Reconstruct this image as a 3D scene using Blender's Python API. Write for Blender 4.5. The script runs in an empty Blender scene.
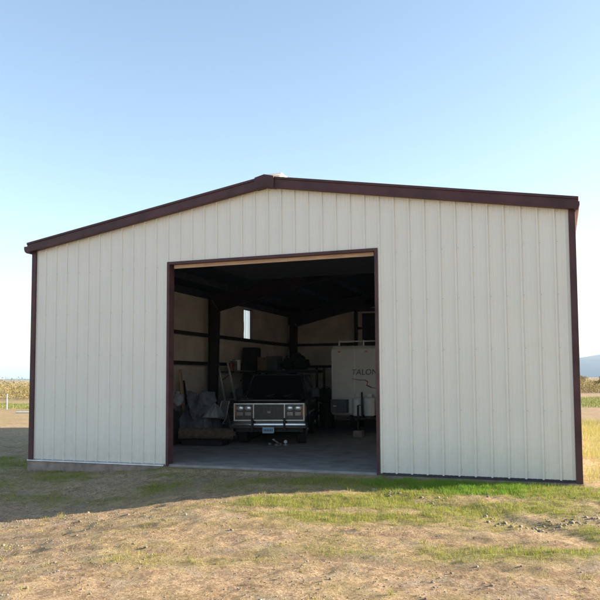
import bpy, bmesh, math, random
import numpy as np
from mathutils import Vector, Matrix, noise
R = math.radians
rnd = random.Random(7)
nprng = np.random.default_rng(11)
sc = bpy.context.scene
col = sc.collection

# ------------------------------------------------------------------ camera
cy_, p_, r_ = 0.3441, 0.0651, -0.0050
fw = Vector((-math.sin(cy_)*math.cos(p_), math.cos(cy_)*math.cos(p_), math.sin(p_)))
rt = Vector((math.cos(cy_), math.sin(cy_), 0)); up = rt.cross(fw)
r2 = rt*math.cos(r_) + up*math.sin(r_); u2 = -rt*math.sin(r_) + up*math.cos(r_)
cam_d = bpy.data.cameras.new('camera'); cam = bpy.data.objects.new('camera', cam_d); col.objects.link(cam)
m = Matrix((r2, u2, -fw)).transposed().to_4x4(); m.translation = Vector((5.7685, -14.0765, 1.8704))
cam.matrix_world = m
cam_d.sensor_width = 36; cam_d.lens = 36*715.0129/600; cam_d.shift_y = 32/600
cam_d.clip_start = .1; cam_d.clip_end = 30000
sc.camera = cam
# ------------------------------------------------------------------ light
SUN = Vector((3.0, 1.3, 1.02)).normalized()
AZ = math.atan2(SUN.x, SUN.y); EL = math.asin(SUN.z)
w = bpy.data.worlds.new('World'); sc.world = w; w.use_nodes = True
nt = w.node_tree; bg = nt.nodes['Background']
sky = nt.nodes.new('ShaderNodeTexSky'); sky.sky_type = 'NISHITA'; sky.sun_disc = False
sky.sun_elevation = EL; sky.sun_rotation = AZ
sky.air_density = 1.0; sky.dust_density = 1.0; sky.ozone_density = 0.5
nt.links.new(sky.outputs[0], bg.inputs[0]); bg.inputs[1].default_value = 0.088
sd = bpy.data.lights.new('sun', 'SUN'); sd.energy = 5.0; sd.angle = R(.55); sd.color = (1, .84, .62)
so = bpy.data.objects.new('sun', sd); col.objects.link(so)
so.rotation_euler = (-SUN).to_track_quat('-Z', 'Y').to_euler(); so.location = (30, 20, 30)
sc.view_settings.view_transform = 'Standard'; sc.view_settings.look = 'None'
sc.view_settings.gamma = 1; sc.view_settings.use_curve_mapping = False
sc.view_settings.exposure = 1.9

# ------------------------------------------------------------------ materials
def mat(name, c, rough=.6, metal=0, var=.12, scale=6, bump=0, bscale=40, c2=None, spec=.5, stretch=None, coat=0, emit=None):
    M = bpy.data.materials.new(name); M.use_nodes = True
    t = M.node_tree; b = t.nodes['Principled BSDF']; L = t.links
    b.inputs['Roughness'].default_value = rough; b.inputs['Metallic'].default_value = metal
    b.inputs['Specular IOR Level'].default_value = spec; b.inputs['Coat Weight'].default_value = coat
    tc = t.nodes.new('ShaderNodeTexCoord'); mp = t.nodes.new('ShaderNodeMapping')
    L.new(tc.outputs['Object'], mp.inputs[0])
    if stretch: mp.inputs['Scale'].default_value = stretch
    n = t.nodes.new('ShaderNodeTexNoise'); n.inputs['Scale'].default_value = scale; n.inputs['Detail'].default_value = 6
    L.new(mp.outputs[0], n.inputs['Vector'])
    r = t.nodes.new('ShaderNodeValToRGB'); r.color_ramp.elements[0].position = .3; r.color_ramp.elements[1].position = .7
    a = [max(0, v*(1-var)) for v in c]; d = list(c2) if c2 else [v*(1+var) for v in c]
    r.color_ramp.elements[0].color = (*a, 1); r.color_ramp.elements[1].color = (*d, 1)
    L.new(n.outputs[0], r.inputs[0]); L.new(r.outputs[0], b.inputs['Base Color'])
    if bump:
        n2 = t.nodes.new('ShaderNodeTexNoise'); n2.inputs['Scale'].default_value = bscale; n2.inputs['Detail'].default_value = 5
        L.new(tc.outputs['Object'], n2.inputs['Vector'])
        bp = t.nodes.new('ShaderNodeBump'); bp.inputs['Strength'].default_value = 1; bp.inputs['Distance'].default_value = bump
        L.new(n2.outputs[0], bp.inputs['Height']); L.new(bp.outputs[0], b.inputs['Normal'])
    return M

def panel_mat():
    """painted wall cladding: ash grey-cream, faint run-off streaks, dust splashed up near the slab, slight oil-canning"""
    M = mat('cladding_paint', (.75, .70, .63), .42, 0, .02, 1.3)
    t = M.node_tree; L = t.links; b = t.nodes['Principled BSDF']
    tc = [n for n in t.nodes if n.type == 'TEX_COORD'][0]; ramp = [n for n in t.nodes if n.type == 'VALTORGB'][0]
    # streaks
    mp = t.nodes.new('ShaderNodeMapping'); mp.inputs['Scale'].default_value = (5, 5, .22); L.new(tc.outputs['Object'], mp.inputs[0])
    n = t.nodes.new('ShaderNodeTexNoise'); n.inputs['Scale'].default_value = 2.2; n.inputs['Detail'].default_value = 7; L.new(mp.outputs[0], n.inputs['Vector'])
    mr = t.nodes.new('ShaderNodeMapRange'); mr.inputs[1].default_value = .42; mr.inputs[2].default_value = .75; mr.inputs[3].default_value = 0; mr.inputs[4].default_value = .025
    L.new(n.outputs[0], mr.inputs[0])
    mx = t.nodes.new('ShaderNodeMix'); mx.data_type = 'RGBA'; mx.inputs[7].default_value = (.50, .45, .40, 1)
    L.new(mr.outputs[0], mx.inputs[0]); L.new(ramp.outputs[0], mx.inputs[6])
    # dust at foot
    sp = t.nodes.new('ShaderNodeSeparateXYZ'); L.new(tc.outputs['Object'], sp.inputs[0])
    n3 = t.nodes.new('ShaderNodeTexNoise'); n3.inputs['Scale'].default_value = 9; n3.inputs['Detail'].default_value = 8; L.new(tc.outputs['Object'], n3.inputs['Vector'])
    ad = t.nodes.new('ShaderNodeMath'); ad.operation = 'MULTIPLY_ADD'; ad.inputs[1].default_value = -.9; ad.inputs[2].default_value = .55
    L.new(n3.outputs[0], ad.inputs[0])
    a2 = t.nodes.new('ShaderNodeMath'); a2.operation = 'ADD'; L.new(ad.outputs[0], a2.inputs[0]); L.new(sp.outputs[2], a2.inputs[1])
    m2 = t.nodes.new('ShaderNodeMapRange'); m2.inputs[1].default_value = 0; m2.inputs[2].default_value = .75; m2.inputs[3].default_value = .22; m2.inputs[4].default_value = 0
    L.new(a2.outputs[0], m2.inputs[0])
    mx2 = t.nodes.new('ShaderNodeMix'); mx2.data_type = 'RGBA'; mx2.inputs[7].default_value = (.36, .30, .22, 1)
    L.new(m2.outputs[0], mx2.inputs[0]); L.new(mx.outputs[2], mx2.inputs[6]); L.new(mx2.outputs[2], b.inputs['Base Color'])
    n4 = t.nodes.new('ShaderNodeTexNoise'); n4.inputs['Scale'].default_value = 1.6; n4.inputs['Detail'].default_value = 2
    L.new(tc.outputs['Object'], n4.inputs['Vector'])
    bp = t.nodes.new('ShaderNodeBump'); bp.inputs['Distance'].default_value = .02; bp.inputs['Strength'].default_value = .6
    L.new(n4.outputs[0], bp.inputs['Height']); L.new(bp.outputs[0], b.inputs['Normal'])
    return M

M = {
 'panel': panel_mat(),
 'trim': mat('brown_trim', (.074, .030, .033), .52, 0, .28, 2.2, .004, 4, spec=.3),
 'roofpaint': mat('roof_paint', (.5, .48, .43), .45, 0, .06, 2),
 'steel': mat('red_oxide_steel', (.024, .016, .022), .6, 0, .3, 5),
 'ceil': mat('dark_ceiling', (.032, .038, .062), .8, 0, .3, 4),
 'insul': mat('insulation_facing', (.68, .61, .53), .6, 0, .15, 1.4, .02, 3),
 'wood': mat('pine_board', (.50, .32, .21), .6, 0, .25, 3, .002, 60, stretch=(1, 12, 12)),
 'concrete': mat('concrete', (.23, .22, .21), .85, 0, .3, 2.2, .004, 60),
 'curb': mat('footing_concrete', (.26, .20, .17), .9, 0, .3, 5, .012, 30),
 'galv': mat('galvanised', (.5, .5, .5), .4, .8, .15, 5),
 'alu': mat('aluminium', (.55, .56, .58), .4, .6, .15, 8),
 'white': mat('white_plastic', (.72, .72, .70), .5, 0, .08, 5),
 'ventw': mat('vent_white', (.82, .80, .80), .5, 0, .04, 5),
 'truck': mat('truck_paint', (.010, .017, .02), .22, 0, .3, 3, coat=.4),
 'chrome': mat('chrome', (.5, .5, .52), .22, 1, .1, 8),
 'dullchrome': mat('dull_chrome', (.17, .16, .16), .35, .8, .2, 14),
 'grille': mat('grille_grey', (.055, .052, .055), .4, .25, .2, 14),
 'black': mat('black_plastic', (.012, .012, .013), .6, 0, .3, 8),
 'tyre': mat('tyre_rubber', (.018, .018, .018), .85, 0, .3, 20, .004, 60),
 'glass': mat('dark_glass', (.008, .010, .012), .06, 0, .1, 2),
 'lens': mat('lamp_lens', (.80, .80, .80), .22, .55, .1, 30, spec=.8),
 'amber': mat('amber_lens', (.55, .12, .03), .25, 0, .1, 30),
 'plate': mat('plate_blue', (.30, .48, .62), .4, 0, .1, 8),
 'plateink': mat('plate_ink', (.05, .07, .16), .5),
 'trailer': mat('trailer_skin', (.66, .64, .60), .5, 0, .07, 2),
 'ink': mat('lettering_dark', (.06, .06, .06), .6),
 'inkred': mat('lettering_red', (.30, .04, .04), .6),
 'box': mat('cardboard', (.24, .16, .10), .85, 0, .15, 4),
 'boxgrey': mat('grey_box', (.13, .13, .14), .8, 0, .15, 4),
 'tarp': mat('grey_canvas', (.12, .125, .14), .85, 0, .4, 3.5, .03, 14),
 'tarplight': mat('pale_canvas', (.30, .30, .31), .85, 0, .2, 3, .01, 18),
 'bag': mat('dark_fabric', (.025, .028, .028), .9, 0, .3, 5, .01, 25),
 'carpet': mat('brown_carpet', (.13, .085, .055), .95, 0, .3, 12, .01, 60),
 'redtool': mat('red_paint', (.28, .03, .02), .4, 0, .2, 6),
 'post': mat('weathered_post', (.42, .36, .27), .85, 0, .25, 8, .01, 30),
 'wire': mat('fence_wire', (.35, .33, .3), .5, .6, .1, 8),
 'rock': mat('pebble', (.20, .165, .13), .9, 0, .4, 1.3, .01, 20, c2=(.30, .255, .205)),
 'bark': mat('bark', (.13, .10, .07), .95, 0, .3, 6),
 'pvc': mat('white_pipe', (.7, .7, .68), .5),
}
def foliage(name, c1, c2, c3, trans=.25):
    Mt = bpy.data.materials.new(name); Mt.use_nodes = True
    t = Mt.node_tree; b = t.nodes['Principled BSDF']; L = t.links
    g = t.nodes.new('ShaderNodeNewGeometry'); r = t.nodes.new('ShaderNodeValToRGB')
    r.color_ramp.elements[0].color = (*c1, 1); r.color_ramp.elements[1].color = (*c3, 1)
    e = r.color_ramp.elements.new(.5); e.color = (*c2, 1)
    L.new(g.outputs['Random Per Island'], r.inputs[0]); L.new(r.outputs[0], b.inputs['Base Color'])
    b.inputs['Roughness'].default_value = .7
    tr = t.nodes.new('ShaderNodeBsdfTranslucent'); L.new(r.outputs[0], tr.inputs[0])
    mx = t.nodes.new('ShaderNodeMixShader'); mx.inputs[0].default_value = trans
    L.new(b.outputs[0], mx.inputs[1]); L.new(tr.outputs[0], mx.inputs[2]); L.new(mx.outputs[0], t.nodes['Material Output'].inputs[0])
    return Mt
M['grass'] = foliage('green_grass', (.09, .17, .015), (.20, .26, .025), (.38, .36, .06), .45)
M['drygrass'] = foliage('dry_grass', (.26, .20, .09), (.36, .29, .13), (.22, .22, .07), .3)
M['lush'] = foliage('lush_green', (.07, .19, .015), (.13, .29, .02), (.22, .34, .04), .45)
M['field'] = foliage('field_green', (.10, .14, .03), (.20, .23, .06), (.30, .27, .10), .3)
M['weed'] = foliage('tall_weeds', (.16, .19, .04), (.30, .28, .08), (.40, .33, .14), .35)
M['scrub'] = foliage('scrub_leaves', (.19, .16, .055), (.33, .25, .10), (.15, .15, .05), .3)
M['treeleaf'] = foliage('winter_leaves', (.10, .10, .045), (.20, .14, .07), (.15, .13, .06), .25)

# ------------------------------------------------------------------ helpers
def tag(o, label=None, cat=None, group=None, kind=None):
    if label: o['label'] = label
    if cat: o['category'] = cat
    if group: o['group'] = group
    if kind: o['kind'] = kind
    return o
def empty(name, loc=(0, 0, 0), rz=0, label=None, cat=None, group=None):
    o = bpy.data.objects.new(name, None); o.empty_display_size = .2; col.objects.link(o)
    o.location = loc; o.rotation_euler = (0, 0, rz)
    return tag(o, label, cat, group)
def raw(name, verts, faces, m, parent=None, smooth=False):
    me = bpy.data.meshes.new(name)
    if isinstance(verts, np.ndarray):
        nf, k = faces.shape
        me.vertices.add(len(verts)); me.vertices.foreach_set('co', verts.astype(np.float32).ravel())
        me.loops.add(nf*k); me.loops.foreach_set('vertex_index', faces.astype(np.int32).ravel())
        me.polygons.add(nf); me.polygons.foreach_set('loop_start', np.arange(0, nf*k, k, dtype=np.int32))
        me.polygons.foreach_set('loop_total', np.full(nf, k, np.int32))
        me.update(calc_edges=True)
    else:
        me.from_pydata(verts, [], faces); me.update()
    me.materials.append(m)
    if smooth:
        me.polygons.foreach_set('use_smooth', [True]*len(me.polygons))
    o = bpy.data.objects.new(name, me); col.objects.link(o)
    if parent: o.parent = parent
    return o
class MB:
    def __init__(s): s.b = bmesh.new()
    def box(s, x0, x1, y0, y1, z0, z1, bev=0, mtx=None):
        r = bmesh.ops.create_cube(s.b, size=1)['verts']
        for v in r:
            v.co = Vector(((x0+x1)/2+v.co.x*(x1-x0), (y0+y1)/2+v.co.y*(y1-y0), (z0+z1)/2+v.co.z*(z1-z0)))
        if bev:
            es = list({e for v in r for e in v.link_edges})
            q = bmesh.ops.bevel(s.b, geom=es, offset=bev, segments=2, affect='EDGES', profile=.5)
            r = [v for v in s.b.verts if v.is_valid and (v in q['verts'])] or r
        if mtx:
            bmesh.ops.transform(s.b, matrix=mtx, verts=[v for v in r if v.is_valid])
        return s
    def cyl(s, a, b, r, r2=None, n=16, caps=True):
        a, b = Vector(a), Vector(b); d = b-a
        q = d.to_track_quat('Z', 'Y').to_matrix().to_4x4(); q.translation = (a+b)/2
        bmesh.ops.create_cone(s.b, cap_ends=caps, segments=n, radius1=r, radius2=r if r2 is None else r2, depth=d.length, matrix=q)
        return s
    def tube(s, pts, r, n=8):
        for a, b in zip(pts, pts[1:]): s.cyl(a, b, r, n=n)
        return s
    def ball(s, c, r, sub=2, sc_=(1, 1, 1), jit=0):
        q = bmesh.ops.create_icosphere(s.b, subdivisions=sub, radius=1)['verts']
        for v in q:
            k = 1+jit*noise.noise(v.co*1.7+Vector(c)*3.1)
            v.co = Vector((c[0]+v.co.x*r*sc_[0]*k, c[1]+v.co.y*r*sc_[1]*k, c[2]+v.co.z*r*sc_[2]*k))
        return s
    def poly(s, pts, faces):
        vs = [s.b.verts.new(p) for p in pts]
        for f in faces: s.b.faces.new([vs[i] for i in f])
        return s
    def prism(s, prof, axis, a, b):
        """closed 2D profile extruded along axis 'x' (prof = y,z), 'y' (prof = x,z) or 'z' (prof = x,y)"""
        f = {'x': lambda t, p: (t, p[0], p[1]), 'y': lambda t, p: (p[0], t, p[1]), 'z': lambda t, p: (p[0], p[1], t)}[axis]
        A = [s.b.verts.new(f(a, p)) for p in prof]; B = [s.b.verts.new(f(b, p)) for p in prof]
        s.b.faces.new(A); s.b.faces.new(list(reversed(B)))
        n = len(prof)
        for i in range(n): s.b.faces.new([A[i], B[i], B[(i+1) % n], A[(i+1) % n]])
        return s
    def build(s, name, m, parent=None, smooth=False, bevel=0):
        bmesh.ops.recalc_face_normals(s.b, faces=s.b.faces[:])
        me = bpy.data.meshes.new(name); s.b.to_mesh(me); s.b.free(); me.materials.append(m)
        if smooth:
            me.polygons.foreach_set('use_smooth', [True]*len(me.polygons))
            me.set_sharp_from_angle(angle=R(40))
        o = bpy.data.objects.new(name, me); col.objects.link(o)
        if bevel:
            md = o.modifiers.new('bevel', 'BEVEL'); md.width = bevel; md.segments = 2; md.limit_method = 'ANGLE'; md.angle_limit = R(35)
        if parent: o.parent = parent
        return o
def copy_tree(o, parent=None):
    c = o.copy(); col.objects.link(c); c.parent = parent
    for ch in list(o.children): copy_tree(ch, c)
    return c
def sstep(a, b, x): t = np.clip((x-a)/(b-a), 0, 1); return t*t*(3-2*t)
def vnoise(x, y, seed=0):
    """smooth 2D value noise on arrays"""
    x = np.asarray(x, float); y = np.asarray(y, float)
    xi = np.floor(x).astype(np.int64); yi = np.floor(y).astype(np.int64); fx = x-xi; fy = y-yi
    fx = fx*fx*(3-2*fx); fy = fy*fy*(3-2*fy)
    def h(i, j):
        n = (i*374761393 + j*668265263 + seed*1442695041) & 0x7fffffff
        n = ((n ^ (n >> 13))*1274126177) & 0x7fffffff
        return ((n ^ (n >> 16)) & 0xffff)/65535.0
    return (h(xi, yi)*(1-fx)+h(xi+1, yi)*fx)*(1-fy)+(h(xi, yi+1)*(1-fx)+h(xi+1, yi+1)*fx)*fy
def fbm(x, y, seed=0, o=4):
    s = 0; a = .5
    for k in range(o): s = s+a*vnoise(x*2**k, y*2**k, seed+k*17); a *= .5
    return s/(1-.5**o)

# ------------------------------------------------------------------ ground
W, L, HE, HR, HD = 6.096, 17.3, 5.05, 6.045, 4.46
X1, X2 = -2.43, 2.41
def track(x, y):
    """wheel ruts that leave the doorway and swing off to the left along the front"""
    x = np.asarray(x, float); y = np.asarray(y, float); t = 0
    w_ = .16*(fbm(x*.7, y*.7, 31)-.5)
    for rr in (4.9, 6.4):   # two ruts of one turn, centre left of the door
        d = np.hypot(x+5.6, (y-.2))-rr-w_; t = t+np.exp(-(d/.13)**2)*(y < .2)*(x > -5.6)
    for off in (-5.2, -6.6):
        d = y-off-.05*(x-2)-.25*np.sin(x*.35)-w_; t = t+np.exp(-(d/.12)**2)
    return np.clip(t, 0, 1)*sstep(.25, .5, fbm(x*1.4, y*1.4, 37)+.1)
def gz(x, y, fine=True):
    x = np.asarray(x, float); y = np.asarray(y, float)
    dip = .40*sstep(1.3, -3.6, x)*sstep(.2, -3.5, y)+.20*sstep(-1.6, -6.2, x)*sstep(-3.5, .2, y)
    z = -.095 - dip - .04*sstep(0, -3, y)
    # shallow drainage swale, lower right
    d = np.abs((y+1.9) + (x-3.0)*.75 - .25*np.sin(x*1.7)); z = z-.05*np.exp(-(d/.35)**2)*sstep(1.5, 3.0, x)*sstep(-1, -1.6, y)
    # earth heaped against the slab on the far side, flat inside
    near = np.exp(-((x/25)**2+((y)/25)**2))
    z = z-.035*track(x, y)
    z = z+near*(.07*(fbm(x*.9, y*.9, 3)-.5)+(.035*(fbm(x*5, y*5, 9)-.5)+.05*(fbm(x*11, y*11, 12, 3)-.5) if fine else 0))
    far = np.sqrt(x*x+y*y); z = z+.6*sstep(60, 400, far)*(fbm(x/90, y/90, 5)-.5)
    inside = (np.abs(x) < W+.0) & (y > .05) & (y < L-.05)
    dr = (x > X1-.1) & (x < X2+.1) & (y > -.35) & (y <= .1)
    z = np.where(dr, -.055+.02*(y), z)
    return np.where(inside, -.3, z)
def greenmask(x, y):
    x = np.asarray(x, float); y = np.asarray(y, float)
    n = fbm(x*1.3, y*1.3, 21); n2 = fbm(x*4, y*4, 33)
    def blob(cx, cy, rx, ry, a=0):
        c, s_ = math.cos(a), math.sin(a); dx = x-cx; dy = y-cy
        return np.exp(-(((dx*c+dy*s_)/rx)**2+((-dx*s_+dy*c)/ry)**2))
    g = .62*sstep(7, 5.5, x)*sstep(-.3, 2.0, x)*sstep(-4.8, -3.2, y)*fbm(x*2.2, y*2.2, 55)*1.2+2.2*blob(3.9, -.75, 1.7, .45)+.75*blob(5.6, -.8, 1.0, .7)+.95*blob(2.6, -2.6, 1.25, .5, .3)+.7*blob(1.6, -3.0, .9, .35, .6)
    g = g+.7*blob(3.2, -3.9, 1.0, .4, .5)+.6*blob(4.6, -2.6, 1.3, .35, .2)+.6*blob(-4.6, -1.2, 2.2, .7, .6)+.7*blob(-7.5, .6, 2.5, 1.4)
    g = g+.35*blob(-1.0, -1.6, 1.6, .45, .2)+.6*blob(1.5, -.9, 1.8, .45)+.6*blob(5.2, -5.4, 1.1, .3, .3)+.5*blob(2.2, -6.6, 1.3, .35, .4)+.4*blob(4.6, -8, 1, .3)
    g = g+.45*sstep(-2.5, 1.5, x)*sstep(-8.5, -5, y)*sstep(.2, -1.5, y)*sstep(.42, .62, fbm(x*.9, y*1.7, 61))+.5*sstep(.5, -2, x)*sstep(-3.4, -2.4, y)*sstep(.40, .6, fbm(x*.8, y*1.5, 66))
    side = .8*sstep(6.3, 6.9, x)*sstep(-.5, 2, y)*sstep(24, 18, y)
    bandfar = sstep(37, 40, y)*sstep(62, 52, y)*1.2 + sstep(17, 14, np.abs(y-52))*.0
    g = g*(.35+1.3*n)+side*(.3+n)+bandfar*(x > -30)*(.5+.8*n)+1.3*sstep(5, 2, np.abs((y-33)+(x+33)*.12))*(x < -14)
    return np.clip((g*1.25*(.45+.9*n2)-.12)*(1-.8*track(x, y)), 0, 1)
def axis(lo, hi, step, far, k=1.16):
    a = list(np.arange(lo, hi+1e-6, step)); s = step
    while a[-1] < far: s *= k; a.append(a[-1]+s)
    s = step
    while a[0] > -far: s *= k; a.insert(0, a[0]-s)
    return np.array(a)
gx = axis(-9, 8.5, .075, 9000); gy = axis(-11, 4, .075, 9000)
GX, GY = np.meshgrid(gx, gy); GZ = gz(GX, GY)
nx, ny = len(gx), len(gy)
idx = np.arange(nx*ny).reshape(ny, nx)
F = np.stack([idx[:-1, :-1], idx[:-1, 1:], idx[1:, 1:], idx[1:, :-1]], -1).reshape(-1, 4)
V = np.stack([GX.ravel(), GY.ravel(), GZ.ravel()], 1)
def ground_mat():
    G = bpy.data.materials.new('dirt_ground'); G.use_nodes = True
    t = G.node_tree; Lk = t.links; b = t.nodes['Principled BSDF']; b.inputs['Roughness'].default_value = .95
    b.inputs['Specular IOR Level'].default_value = .15
    tc = t.nodes.new('ShaderNodeTexCoord')
    def nz(s, d=8, rough=.6):
        n = t.nodes.new('ShaderNodeTexNoise'); n.inputs['Scale'].default_value = s; n.inputs['Detail'].default_value = d
        n.inputs['Roughness'].default_value = rough; Lk.new(tc.outputs['Object'], n.inputs['Vector']); return n
    def ramp(src, p0, c0, p1, c1):
        r = t.nodes.new('ShaderNodeValToRGB'); r.color_ramp.elements[0].position = p0; r.color_ramp.elements[1].position = p1
        r.color_ramp.elements[0].color = (*c0, 1); r.color_ramp.elements[1].color = (*c1, 1); Lk.new(src, r.inputs[0]); return r
    def mix(f, a, b_):
        x = t.nodes.new('ShaderNodeMix'); x.data_type = 'RGBA'; Lk.new(f, x.inputs[0]) if not isinstance(f, float) else None
        Lk.new(a, x.inputs[6]); Lk.new(b_, x.inputs[7]); return x.outputs[2]
    base = ramp(nz(.9, 8).outputs[0], .32, (.28, .19, .12), .68, (.46, .335, .22)).outputs[0]
    fine = ramp(nz(22, 9, .75).outputs[0], .35, (.17, .12, .078), .60, (.55, .41, .27)).outputs[0]
    x = t.nodes.new('ShaderNodeMix'); x.data_type = 'RGBA'; x.inputs[0].default_value = .55; Lk.new(base, x.inputs[6]); Lk.new(fine, x.inputs[7])
    mo = ramp(nz(5.5, 9, .72).outputs[0], .40, (.62, .60, .58), .60, (1.06, 1.06, 1.06)).outputs[0]
    mq = t.nodes.new('ShaderNodeMix'); mq.data_type = 'RGBA'; mq.blend_type = 'MULTIPLY'; mq.inputs[0].default_value = 1
    Lk.new(x.outputs[2], mq.inputs[6]); Lk.new(mo, mq.inputs[7]); x = mq
    vor = t.nodes.new('ShaderNodeTexVoronoi'); vor.inputs['Scale'].default_value = 34; Lk.new(tc.outputs['Object'], vor.inputs['Vector'])
    peb = ramp(vor.outputs['Color'], .0, (.15, .12, .095), 1, (.42, .36, .29)).outputs[0]
    pm = ramp(nz(2.6, 4).outputs[0], .5, (0, 0, 0), .66, (.7, .7, .7)).outputs[0]
    c = mix(pm, x.outputs[2], peb)
    a2 = t.nodes.new('ShaderNodeAttribute'); a2.attribute_name = 'rut'
    rm = t.nodes.new('ShaderNodeMath'); rm.operation = 'MULTIPLY'; rm.inputs[1].default_value = .6; Lk.new(a2.outputs['Fac'], rm.inputs[0])
    rc = ramp(nz(5, 5).outputs[0], .3, (.19, .125, .085), .7, (.30, .215, .145)).outputs[0]
    c = mix(rm.outputs[0], c, rc)
    ol = ramp(nz(1.7, 7).outputs[0], .45, (0, 0, 0), .7, (.45, .45, .45)).outputs[0]
    oc = ramp(nz(18, 7, .7).outputs[0], .3, (.22, .19, .08), .7, (.44, .37, .17)).outputs[0]
    c = mix(ol, c, oc)
    at = t.nodes.new('ShaderNodeAttribute'); at.attribute_name = 'turf'
    gr = ramp(nz(14, 8, .7).outputs[0], .3, (.09, .11, .02), .7, (.26, .25, .06)).outputs[0]
    nb = nz(30, 6, .7); mm = t.nodes.new('ShaderNodeMath'); mm.operation = 'MULTIPLY'
    r5 = ramp(nb.outputs[0], .3, (.3, .3, .3), .6, (1, 1, 1)); Lk.new(at.outputs['Fac'], mm.inputs[0]); Lk.new(r5.outputs[0], mm.inputs[1])
    c = mix(mm.outputs[0], c, gr); Lk.new(c, b.inputs['Base Color'])
    n1 = nz(24, 9, .7); bp = t.nodes.new('ShaderNodeBump'); bp.inputs['Distance'].default_value = .038; bp.inputs['Strength'].default_value = 1.0
    Lk.new(n1.outputs[0], bp.inputs['Height']); Lk.new(bp.outputs[0], b.inputs['Normal'])
    return G
ground = raw('ground', V, F, ground_mat(), smooth=True); tag(ground, kind='structure')
at = ground.data.attributes.new('turf', 'FLOAT', 'POINT'); at.data.foreach_set('value', (greenmask(GX, GY).ravel()*.9).astype(np.float32))
at = ground.data.attributes.new('rut', 'FLOAT', 'POINT'); at.data.foreach_set('value', track(GX, GY).ravel().astype(np.float32))

# distant terrain
def ridge(name, cx, cy, ang, length, depth, height, seed, m, n=90, k=14):
    vs = []; fs = []
    for j in range(k+1):
        for i in range(n+1):
            u = i/n; v = j/k; x = (u-.5)*length; y = (v-.5)*depth
            h = height*math.sin(math.pi*v)**.8*math.sin(math.pi*min(1, max(0, u)))**.5*(.55+.75*float(fbm(u*11, v*2.5, seed, 6)))
            h += height*.10*(float(fbm(u*40, v*8, seed+3))-.5)*math.sin(math.pi*v)
            vs.append((cx+x*math.cos(ang)-y*math.sin(ang), cy+x*math.sin(ang)+y*math.cos(ang), h-8))
    for j in range(k):
        for i in range(n):
            a = j*(n+1)+i; fs.append((a, a+1, a+n+2, a+n+1))
    o = raw(name, vs, fs, m, smooth=True); return tag(o, kind='structure')
mm_ = mat('mountain_rock', (.11, .11, .115), .95, 0, .25, .004)
mm2 = mat('hill_scrub', (.10, .10, .08), .95, 0, .25, .01)
ridge('mountains', 900, 4700, R(-8), 4200, 1500, 148, 5, mm_)
ridge('hills', -2650, 3000, R(35), 1500, 500, 17, 8, mm2)

# the air: far things fade to pale blue
hz = bpy.data.materials.new('haze_air'); hz.use_nodes = True; t = hz.node_tree; t.nodes.remove(t.nodes['Principled BSDF'])
pv = t.nodes.new('ShaderNodeVolumePrincipled'); pv.inputs['Color'].default_value = (.45, .68, 1, 1); pv.inputs['Density'].default_value = 1.0e-4
t.links.new(pv.outputs[0], t.nodes['Material Output'].inputs['Volume'])
hb = bmesh.new(); bmesh.ops.create_cube(hb, size=1)
hx = float(max(abs(gx[0]), gx[-1], abs(gy[0]), gy[-1]))+100
for v in hb.verts: v.co = Vector((v.co.x*2*hx, v.co.y*2*hx, -20 if v.co.z < 0 else 210))
hm = bpy.data.meshes.new('haze'); hb.to_mesh(hm); hb.free(); hm.materials.append(hz)
haze = bpy.data.objects.new('haze', hm); col.objects.link(haze); tag(haze, 'pale blue air over the desert', 'haze', kind='stuff')
# slab
sl = MB(); sl.box(-W-.02, W+.02, -.02, L, -.25, -.006); floor = sl.build('floor', M['concrete']); tag(floor, kind='structure')
# ------------------------------------------------------------------ the barn
barn = empty('metal_building', (0, 0, 0), 0, 'large ash grey metal garage building with brown trim and a wide open doorway', 'building')
def top(x): return HR-(HR-HE)*abs(x)/W
P0 = -W
def ribline(u0, u1):
    """(u, out) polyline of the ribbed sheet between u0 and u1"""
    prof = []; p = .3048
    k0 = int(math.floor((u0-P0)/p))-1; k1 = int(math.ceil((u1-P0)/p))+1
    for k in range(k0, k1+1):
        c = P0+k*p
        prof += [(c-.026, 0), (c-.012, .024), (c+.012, .024), (c+.026, 0), (c+.028, -.006), (c+.035, -.006), (c+.037, 0)]
        for q in (.11, .195): prof += [(c+q-.016, 0), (c+q-.008, .0045), (c+q+.008, .0045), (c+q+.016, 0)]
    out = [(u0, 0)]+[a for a in prof if u0+.001 < a[0] < u1-.001]+[(u1, 0)]
    return out
def clad(name, u0, u1, z0, ztop, place, m, parent):
    vs, fs = [], []
    pts = ribline(u0, u1); extra = 0
    q = []
    for a, b in zip(pts, pts[1:]):
        q.append(a)
        if a[0] < 0 < b[0] and callable(ztop): q.append((0, a[1]+(b[1]-a[1])*(-a[0])/(b[0]-a[0])))
    q.append(pts[-1])
    for u, d in q:
        zt = ztop(u) if callable(ztop) else ztop
        vs += [place(u, d, z0), place(u, d, zt)]
    for i in range(len(q)-1): fs.append((2*i, 2*i+2, 2*i+3, 2*i+1))
    return raw(name, vs, fs, m, parent)
fr = lambda u, d, z: (u, -.012-d, z)
ft = lambda u: top(u)+.02
clad('wall_panel', -W+.03, X1+.03, -.03, ft, fr, M['panel'], barn)
clad('wall_panel', X1+.03, X2-.03, HD+.01, ft, fr, M['panel'], barn)
clad('wall_panel', X2-.03, W-.03, -.03, ft, fr, M['panel'], barn)
bk = lambda u, d, z: (u, L+.012+d, z)
clad('rear_wall', -W, W, -.05, ft, bk, M['panel'], barn)
WY0, WY1, WZ0, WZ1 = 12.12, 12.92, 3.50, 4.66
lf = lambda u, d, z: (-W-.012-d, u, z)
vs = []
for (a, b, z0, z1) in ((0, WY0, -.05, HE), (WY1, L, -.05, HE), (WY0, WY1, -.05, WZ0), (WY0, WY1, WZ1, HE)):
    clad('side_wall', a, b, z0, z1, lf, M['panel'], barn)
rg = lambda u, d, z: (W+.012+d, u, z)
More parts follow.
